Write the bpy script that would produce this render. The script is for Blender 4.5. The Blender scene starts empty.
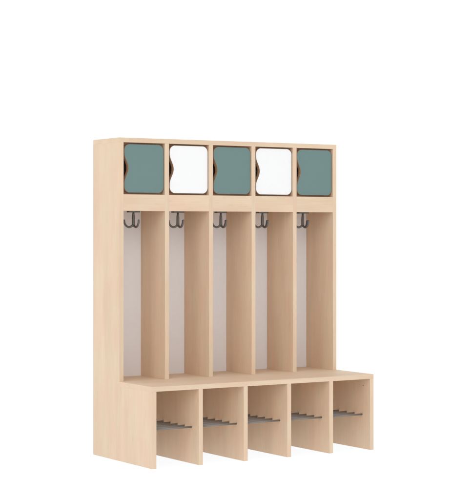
import bpy, bmesh, math, random
from mathutils import Vector, Matrix

S = bpy.context.scene
COL = S.collection

# ---------------------------------------------------------------- camera
cam_d = bpy.data.cameras.new('camera')
cam = bpy.data.objects.new('camera', cam_d); COL.objects.link(cam)
cam.location = (-2.90675, -5.42297, 0.86260)
cam.rotation_euler = (math.radians(90), 0, -0.56338)
cam_d.sensor_fit = 'AUTO'; cam_d.sensor_width = 36
cam_d.lens = 1638.78 * 36 / 500
cam_d.shift_y = -(250 - 230.826) / 500
cam_d.clip_start = 0.05; cam_d.clip_end = 500
S.camera = cam

# ---------------------------------------------------------------- light: evenly white studio
WORLD = 1.06
w = bpy.data.worlds.new('World'); S.world = w; w.use_nodes = True
bg = w.node_tree.nodes['Background']
bg.inputs['Color'].default_value = (.985, 1, 1.01, 1)
bg.inputs['Strength'].default_value = WORLD
def fill_disk(name, loc, target, size, power):
    l = bpy.data.lights.new(name, 'AREA'); l.shape = 'DISK'; l.size = size; l.energy = power; l.color = (1, 1, 1)
    o = bpy.data.objects.new(name, l); COL.objects.link(o); o.location = loc
    o.rotation_euler = (Vector(target) - Vector(loc)).to_track_quat('-Z', 'Y').to_euler()
    return o
fill_disk('added_bay_fill', (-6.6, -6.2, 4.2), (.5, 0, .4), 8.5, 260)  # added fill from the front left to brighten the bays, no known source

S.view_settings.view_transform = 'Standard'; S.view_settings.look = 'None'
S.view_settings.exposure = 0; S.view_settings.gamma = 1
S.render.engine = 'CYCLES'
S.cycles.max_bounces = 20; S.cycles.diffuse_bounces = 16
S.cycles.use_denoising = True

# ---------------------------------------------------------------- materials
def new_mat(name):
    m = bpy.data.materials.new(name); m.use_nodes = True
    return m, m.node_tree, m.node_tree.nodes['Principled BSDF']

def wood(name, axis, base=(0.680, 0.520, 0.375), var=0.05, rough=0.5):
    """fine pale maple laminate, grain running along the given axis"""
    m, nt, b = new_mat(name)
    N, L = nt.nodes, nt.links
    tc = N.new('ShaderNodeTexCoord'); oi = N.new('ShaderNodeObjectInfo')
    off = N.new('ShaderNodeVectorMath'); off.operation = 'MULTIPLY_ADD'
    cr = N.new('ShaderNodeCombineXYZ')
    for i in range(3): L.new(oi.outputs['Random'], cr.inputs[i])
    L.new(cr.outputs[0], off.inputs[0]); off.inputs[1].default_value = (7.3, 5.1, 3.7)
    L.new(tc.outputs['Object'], off.inputs[2])
    def stretched(sc_across, sc_along):
        mp = N.new('ShaderNodeMapping')
        s = [sc_across] * 3; s[axis] = sc_along
        mp.inputs['Scale'].default_value = s
        L.new(off.outputs[0], mp.inputs[0]); return mp
    def noise(mp, scale, detail, rgh, dist=0):
        n = N.new('ShaderNodeTexNoise'); n.inputs['Scale'].default_value = scale
        n.inputs['Detail'].default_value = detail; n.inputs['Roughness'].default_value = rgh
        n.inputs['Distortion'].default_value = dist
        L.new(mp.outputs[0], n.inputs['Vector']); return n
    broad = noise(stretched(1, .10), 16, 3, .5, .3)     # plank-like tone bands
    cloud = noise(stretched(1, .45), 14, 2, .5)          # soft mottling
    fine = noise(stretched(1, .035), 260, 4, .6)        # pores and fibres
    fleck = noise(stretched(1, .12), 170, 2, .5)        # short dark flecks
    def mr(n, a, b_, lo, hi):
        r = N.new('ShaderNodeMapRange'); r.inputs[1].default_value = a; r.inputs[2].default_value = b_
        r.inputs[3].default_value = lo; r.inputs[4].default_value = hi
        L.new(n.outputs['Fac'], r.inputs[0]); return r
    def mul(a, b_):
        x = N.new('ShaderNodeMath'); x.operation = 'MULTIPLY'
        L.new(a.outputs[0], x.inputs[0]); L.new(b_.outputs[0], x.inputs[1]); return x
    v = mul(mr(broad, .3, .7, 1 - var, 1 + var), mr(fine, .3, .7, 1 - var * .8, 1 + var * .8))
    v = mul(v, mr(fleck, .62, .78, 1, 1 - var * 1.6))
    hue = N.new('ShaderNodeMix'); hue.data_type = 'RGBA'
    hue.inputs[6].default_value = (base[0] * 1.01, base[1] * .965, base[2] * .95, 1)
    hue.inputs[7].default_value = (base[0] * 1.0, base[1] * 1.012, base[2] * 1.0, 1)
    L.new(mr(cloud, .4, .6, 0, 1).outputs[0], hue.inputs[0])
    sc = N.new('ShaderNodeVectorMath'); sc.operation = 'SCALE'
    L.new(hue.outputs[2], sc.inputs[0]); L.new(v.outputs[0], sc.inputs['Scale'])
    L.new(sc.outputs[0], b.inputs['Base Color'])
    b.inputs['Roughness'].default_value = rough
    b.inputs['Specular IOR Level'].default_value = 0.3
    bp = N.new('ShaderNodeBump'); bp.inputs['Strength'].default_value = .06
    bp.inputs['Distance'].default_value = .0004
    L.new(fine.outputs['Fac'], bp.inputs['Height']); L.new(bp.outputs[0], b.inputs['Normal'])
    return m

def plain(name, col, rough=.5, metal=0, spec=.3, mott=.02, scale=60):
    m, nt, b = new_mat(name)
    N, L = nt.nodes, nt.links
    tc = N.new('ShaderNodeTexCoord'); n = N.new('ShaderNodeTexNoise')
    n.inputs['Scale'].default_value = scale; n.inputs['Detail'].default_value = 4
    L.new(tc.outputs['Object'], n.inputs['Vector'])
    r = N.new('ShaderNodeMapRange'); r.inputs[3].default_value = 1 - mott; r.inputs[4].default_value = 1 + mott
    L.new(n.outputs['Fac'], r.inputs[0])
    sc = N.new('ShaderNodeVectorMath'); sc.operation = 'SCALE'
    sc.inputs[0].default_value = col; L.new(r.outputs[0], sc.inputs['Scale'])
    L.new(sc.outputs[0], b.inputs['Base Color'])
    r2 = N.new('ShaderNodeMapRange'); r2.inputs[3].default_value = rough - .05; r2.inputs[4].default_value = rough + .05
    L.new(n.outputs['Fac'], r2.inputs[0]); L.new(r2.outputs[0], b.inputs['Roughness'])
    b.inputs['Metallic'].default_value = metal; b.inputs['Specular IOR Level'].default_value = spec
    return m

WZ = wood('maple_upright', 2)
WX = wood('maple_crosswise', 0)
WE = wood('maple_edge_board', 2, base=(.42, .26, .16), var=.06)  # door edges; its brown also darkens the added gap strips
TEAL = plain('teal_laminate', (.140, .217, .205), .45)
WHITE = plain('white_laminate', (.815, .81, .805), .4)
BACK = plain('white_backboard', (.86, .87, .90), .6)
STEEL = plain('dark_grey_metal', (.15, .145, .14), .42, .45, .5, .08)
ROD = plain('grey_steel', (.23, .21, .195), .5, .15, .4, .06)
SCREW = plain('dark_screw', (.26, .18, .13), .5, .3)
# floor made translucent: world light rises through it and washes out shadows
FLOOR, _nt, _b = new_mat('translucent_fill_floor')
_nt.nodes.remove(_b)
_d = _nt.nodes.new('ShaderNodeBsdfDiffuse'); _d.inputs['Color'].default_value = (.97, .97, .97, 1)
_t = _nt.nodes.new('ShaderNodeBsdfTranslucent'); _t.inputs['Color'].default_value = (.98, .98, .98, 1)
_m = _nt.nodes.new('ShaderNodeMixShader'); _m.inputs[0].default_value = .88
_nt.links.new(_d.outputs[0], _m.inputs[1]); _nt.links.new(_t.outputs[0], _m.inputs[2])
_nt.links.new(_m.outputs[0], _nt.nodes['Material Output'].inputs['Surface'])

# ---------------------------------------------------------------- mesh helpers
def link(name, bm, mats, parent=None, smooth=False, bevel=0.0):
    if bevel:
        es = [e for e in bm.edges if len(e.link_faces) == 2 and e.calc_face_angle(0) > .6]
        bmesh.ops.bevel(bm, geom=es, offset=bevel, segments=2, affect='EDGES', profile=.5)
    bmesh.ops.recalc_face_normals(bm, faces=bm.faces)
    me = bpy.data.meshes.new(name); bm.to_mesh(me); bm.free()
    for m in (mats if isinstance(mats, (list, tuple)) else [mats]): me.materials.append(m)
    if smooth:
        for p in me.polygons: p.use_smooth = True
    o = bpy.data.objects.new(name, me); COL.objects.link(o)
    if parent: o.parent = parent
    return o

def box(bm, x0, x1, y0, y1, z0, z1):
    vs = [bm.verts.new(p) for p in ((x0,y0,z0),(x1,y0,z0),(x1,y1,z0),(x0,y1,z0),(x0,y0,z1),(x1,y0,z1),(x1,y1,z1),(x0,y1,z1))]
    for f in ((0,3,2,1),(4,5,6,7),(0,1,5,4),(1,2,6,5),(2,3,7,6),(3,0,4,7)):
        bm.faces.new([vs[i] for i in f])

def prism(bm, poly, axis, a, b):
    """extrude a 2D outline along an axis (0 -> outline in y,z ; 1 -> x,z ; 2 -> x,y)"""
    def P(u, v, t):
        return {0: (t, u, v), 1: (u, t, v), 2: (u, v, t)}[axis]
    lo = [bm.verts.new(P(u, v, a)) for u, v in poly]
    hi = [bm.verts.new(P(u, v, b)) for u, v in poly]
    f0 = bm.faces.new(lo[::-1]); f1 = bm.faces.new(hi)
    n = len(poly)
    for i in range(n): bm.faces.new((lo[i], lo[(i+1) % n], hi[(i+1) % n], hi[i]))
    return f0, f1

def tube(bm, pts, radii, seg=14, caps=True):
    rings = []
    n = len(pts); prev = None
    for i, p in enumerate(pts):
        d = (pts[min(i+1, n-1)] - pts[max(i-1, 0)]).normalized()
        if prev is None:
            up = Vector((0, 0, 1)) if abs(d.z) < .9 else Vector((1, 0, 0))
            u = d.cross(up).normalized()
        else:
            u = (prev - d * prev.dot(d)).normalized()
        v = d.cross(u).normalized(); prev = u
        r = radii[i] if isinstance(radii, (list, tuple)) else radii
        rings.append([bm.verts.new(p + (u * math.cos(2*math.pi*k/seg) + v * math.sin(2*math.pi*k/seg)) * r) for k in range(seg)])
    for a, b in zip(rings, rings[1:]):
        for k in range(seg): bm.faces.new((a[k], a[(k+1) % seg], b[(k+1) % seg], b[k]))
    if caps:
        bm.faces.new(rings[0][::-1]); bm.faces.new(rings[-1])

# ---------------------------------------------------------------- dimensions (metres)
W, D, B = 1.0, 0.2134, 0.2502
T = 0.0175
H, HS = 1.2127, 0.2974          # overall height, seat height
R1, R0 = 0.9998, 0.9379         # rail top and bottom
P = (W - T) / 5
YB = 0.1898                     # front face of the back panel
BV = 0.0006
G = 0.0001

# ---------------------------------------------------------------- floor
bm = bmesh.new()
vs = [bm.verts.new(p) for p in ((-60,-60,0),(60,-60,0),(60,60,0),(-60,60,0))]; bm.faces.new(vs)
fl = link('floor', bm, FLOOR); fl['kind'] = 'structure'
fl['label'] = 'white floor under the wooden locker bench, made translucent so light from below washes out shadows'

# ---------------------------------------------------------------- the locker unit
root = bpy.data.objects.new('cloakroom_locker', None); COL.objects.link(root)
root['label'] = 'pale maple cloakroom locker with five bays, teal and white doors, hooks and a shoe bench'
root['category'] = 'locker'
Z0 = 0.0004

# side panels: L-shaped outline, notched for the seat board
side = [(D, Z0), (D, H - T - G), (0, H - T - G), (0, HS + G), (-.0002, HS + G), (-.0002, HS - T - G), (-B, HS - T - G), (-B, Z0)]
for x in (0, W - T):
    bm = bmesh.new(); prism(bm, side, 0, x, x + T); link('side_panel', bm, WZ, root, bevel=BV)

# top board lies over both sides
bm = bmesh.new(); box(bm, 0, W, 0, D, H - T, H); link('top_panel', bm, WX, root, bevel=BV)

# seat board: full width in front, between the sides behind
s = [(0, -B), (W, -B), (W, -.0006), (W - T - G, -.0006), (W - T - G, YB - G), (T + G, YB - G), (T + G, -.0006), (0, -.0006)]
bm = bmesh.new(); prism(bm, s, 2, HS - T, HS); link('seat', bm, WX, root, bevel=BV)

# back panel
bm = bmesh.new(); box(bm, T + G, W - T - G, YB, YB + .004, .004, H - T - G)
link('back_panel', bm, BACK, root)

for k in range(1, 5):
    x = k * P
    bm = bmesh.new(); box(bm, x, x + T, 0, YB - G, HS + G, H - T - G); link('divider', bm, WZ, root, bevel=BV)
    bm = bmesh.new(); box(bm, x, x + T, -B, YB - G, Z0, HS - T - G); link('bench_divider', bm, WZ, root, bevel=BV)

def door_outline(x0, x1, z0, z1, r=.023, depth=.0178, half=.058):
    pts = []
    def arc(cx, cz, a0, n=10):
        for i in range(n + 1):
            a = math.radians(a0 + 90 * i / n); pts.append((cx + r * math.cos(a), cz + r * math.sin(a)))
    arc(x1 - r, z0 + r, 270); arc(x1 - r, z1 - r, 0); arc(x0 + r, z1 - r, 90)
    zm = (z0 + z1) / 2 + .001; n = 28
    for i in range(1, n):
        q = -1 + 2 * i / n
        pts.append((x0 + depth * math.cos(q * math.pi / 2) ** 2, zm - q * half))
    arc(x0 + r, z0 + r, 180)
    return pts

def prong(ang):
    """a J-shaped prong that leaves the stem foot, dips and turns up"""
    pts = []
    R = .0355; d = Vector((math.cos(ang), math.sin(ang), 0))
    prof = [(0, .0095), (.0035, .0035), (.0085, -.0005), (.0150, -.0030), (.0215, -.0020), (.0275, .0020), (.0318, .0080), (.0345, .0150), (.0355, .0225)]
    # Catmull-Rom for a smooth bend
    for i in range(len(prof) - 1):
        p = [Vector(prof[max(0, min(len(prof) - 1, i + o))]) for o in (-1, 0, 1, 2)]
        for j in range(4):
            t = j / 4
            q = .5 * ((2*p[1]) + (-p[0]+p[2])*t + (2*p[0]-5*p[1]+4*p[2]-p[3])*t*t + (-p[0]+3*p[1]-3*p[2]+p[3])*t**3)
            pts.append(d * q.x + Vector((0, 0, q.y)))
    pts.append(d * prof[-1][0] + Vector((0, 0, prof[-1][1])))
    rad = [.0044 - .0006 * i / len(pts) for i in range(len(pts))]
    tip = pts[-1]
    for k in range(1, 5):                        # rounded tip
        a = k / 4 * math.pi / 2
        pts.append(tip + Vector((0, 0, .0038 * math.sin(a)))); rad.append(max(.0038 * math.cos(a), .0002))
    return pts, rad

colours = [TEAL, WHITE, TEAL, WHITE, TEAL]
hook = rack = None
def bay_copy(src, dx):
    c = src.copy(); COL.objects.link(c); c.parent = root; c.location.x = dx
    for ch in src.children:
        g = ch.copy(); COL.objects.link(g); g.parent = c
    return c

for k in range(5):
    x0 = k * P + T; x1 = (k + 1) * P; xc = (x0 + x1) / 2
    # rail across the bay and compartment floor behind it
    bm = bmesh.new(); box(bm, x0 + G, x1 - G, 0, T, R0, R1); link('rail', bm, WX, root, bevel=BV)
    bm = bmesh.new(); box(bm, x0 + G, x1 - G, T + G, YB - G, R0 + .0035, R0 + .0035 + T); link('hook_board', bm, WX, root)
    bm = bmesh.new(); box(bm, x0 + G, x1 - G, T + G, YB - G, R1 - T, R1 - .0005); link('compartment_shelf', bm, WX, root)
    # door
    bm = bmesh.new()
    f0, f1 = prism(bm, door_outline(x0 + .0068, x1 - .0030, R1 + .0071, H - T - .0064), 1, .006, .006 + T)
    bm.faces.ensure_lookup_table()
    for f in bm.faces: f.material_index = 1
    f0.material_index = 0; f1.material_index = 0
    d = link('door', bm, [colours[k], WE], root)
    d['label'] = 'teal compartment door with a scooped finger cutout' if k % 2 == 0 else 'white compartment door with a scooped finger cutout'
    # added brown strips behind the door gaps, their colour standing in for shade
    for a, b_ in ((R1 + .0001, R1 + .016), (H - T - .016, H - T - .0002)):
        bm = bmesh.new(); box(bm, x0 + G, x1 - G, .0262, .038, a, b_); link('gap_shade_strip', bm, WE, root)
    # concealed hinge on the right of each door, inside the compartment
    for z in (R1 + .045, H - T - .045):
        bm = bmesh.new(); box(bm, x1 - .030, x1 - .0012, .006 + T + G, .006 + T + .010, z - .014, z + .014)
        link('hinge', bm, STEEL, d, bevel=.001)
    # triple hook under the shelf
    if hook is None:
        c = Vector((xc, .0865, R0 + .0035))
        bm = bmesh.new()
        zb = c.z - .0615
        tube(bm, [Vector((0, 0, -.006)), Vector((0, 0, -.014)), Vector((0, 0, -.022)), Vector((0, 0, -.042)), Vector((0, 0, -.0555)), Vector((0, 0, -.0605))],
             [.0042, .0042, .0055, .0060, .0062, .0035], 18)
        bmesh.ops.translate(bm, verts=bm.verts, vec=c)
        hook = link('coat_hook', bm, STEEL, root, smooth=True)
        bm = bmesh.new(); box(bm, c.x - .023, c.x + .023, c.y - .011, c.y + .011, c.z - .0085, c.z - .0001)
        link('mounting_plate', bm, STEEL, hook, bevel=.0012)
        for a in (152, 26, -84):
            bm = bmesh.new(); pts, rad = prong(math.radians(a))
            tube(bm, [p + Vector((c.x, c.y, zb)) for p in pts], rad, 14)
            link('prong', bm, STEEL, hook, smooth=True)
    else: bay_copy(hook, k * P)
    # shoe rack: seven rods running across the bay
    if rack is None:
        bm = bmesh.new()
        for j in range(7):
            y = -.198 + j * .053
            tube(bm, [Vector((x0 + .0002, y, .1357)), Vector((x1 - .0002, y, .1357))], .0036, 16)
        rack = link('shoe_rack', bm, ROD, root)
        for p in rack.data.polygons: p.use_smooth = len(p.vertices) == 4
    else: bay_copy(rack, k * P)

# small screw head inside the right side panel
bm = bmesh.new()
tube(bm, [Vector((W - T - .0008, -.2058, .2503)), Vector((W - T + .001, -.2058, .2503))], .0021, 16)
link('screw', bm, SCREW, root)
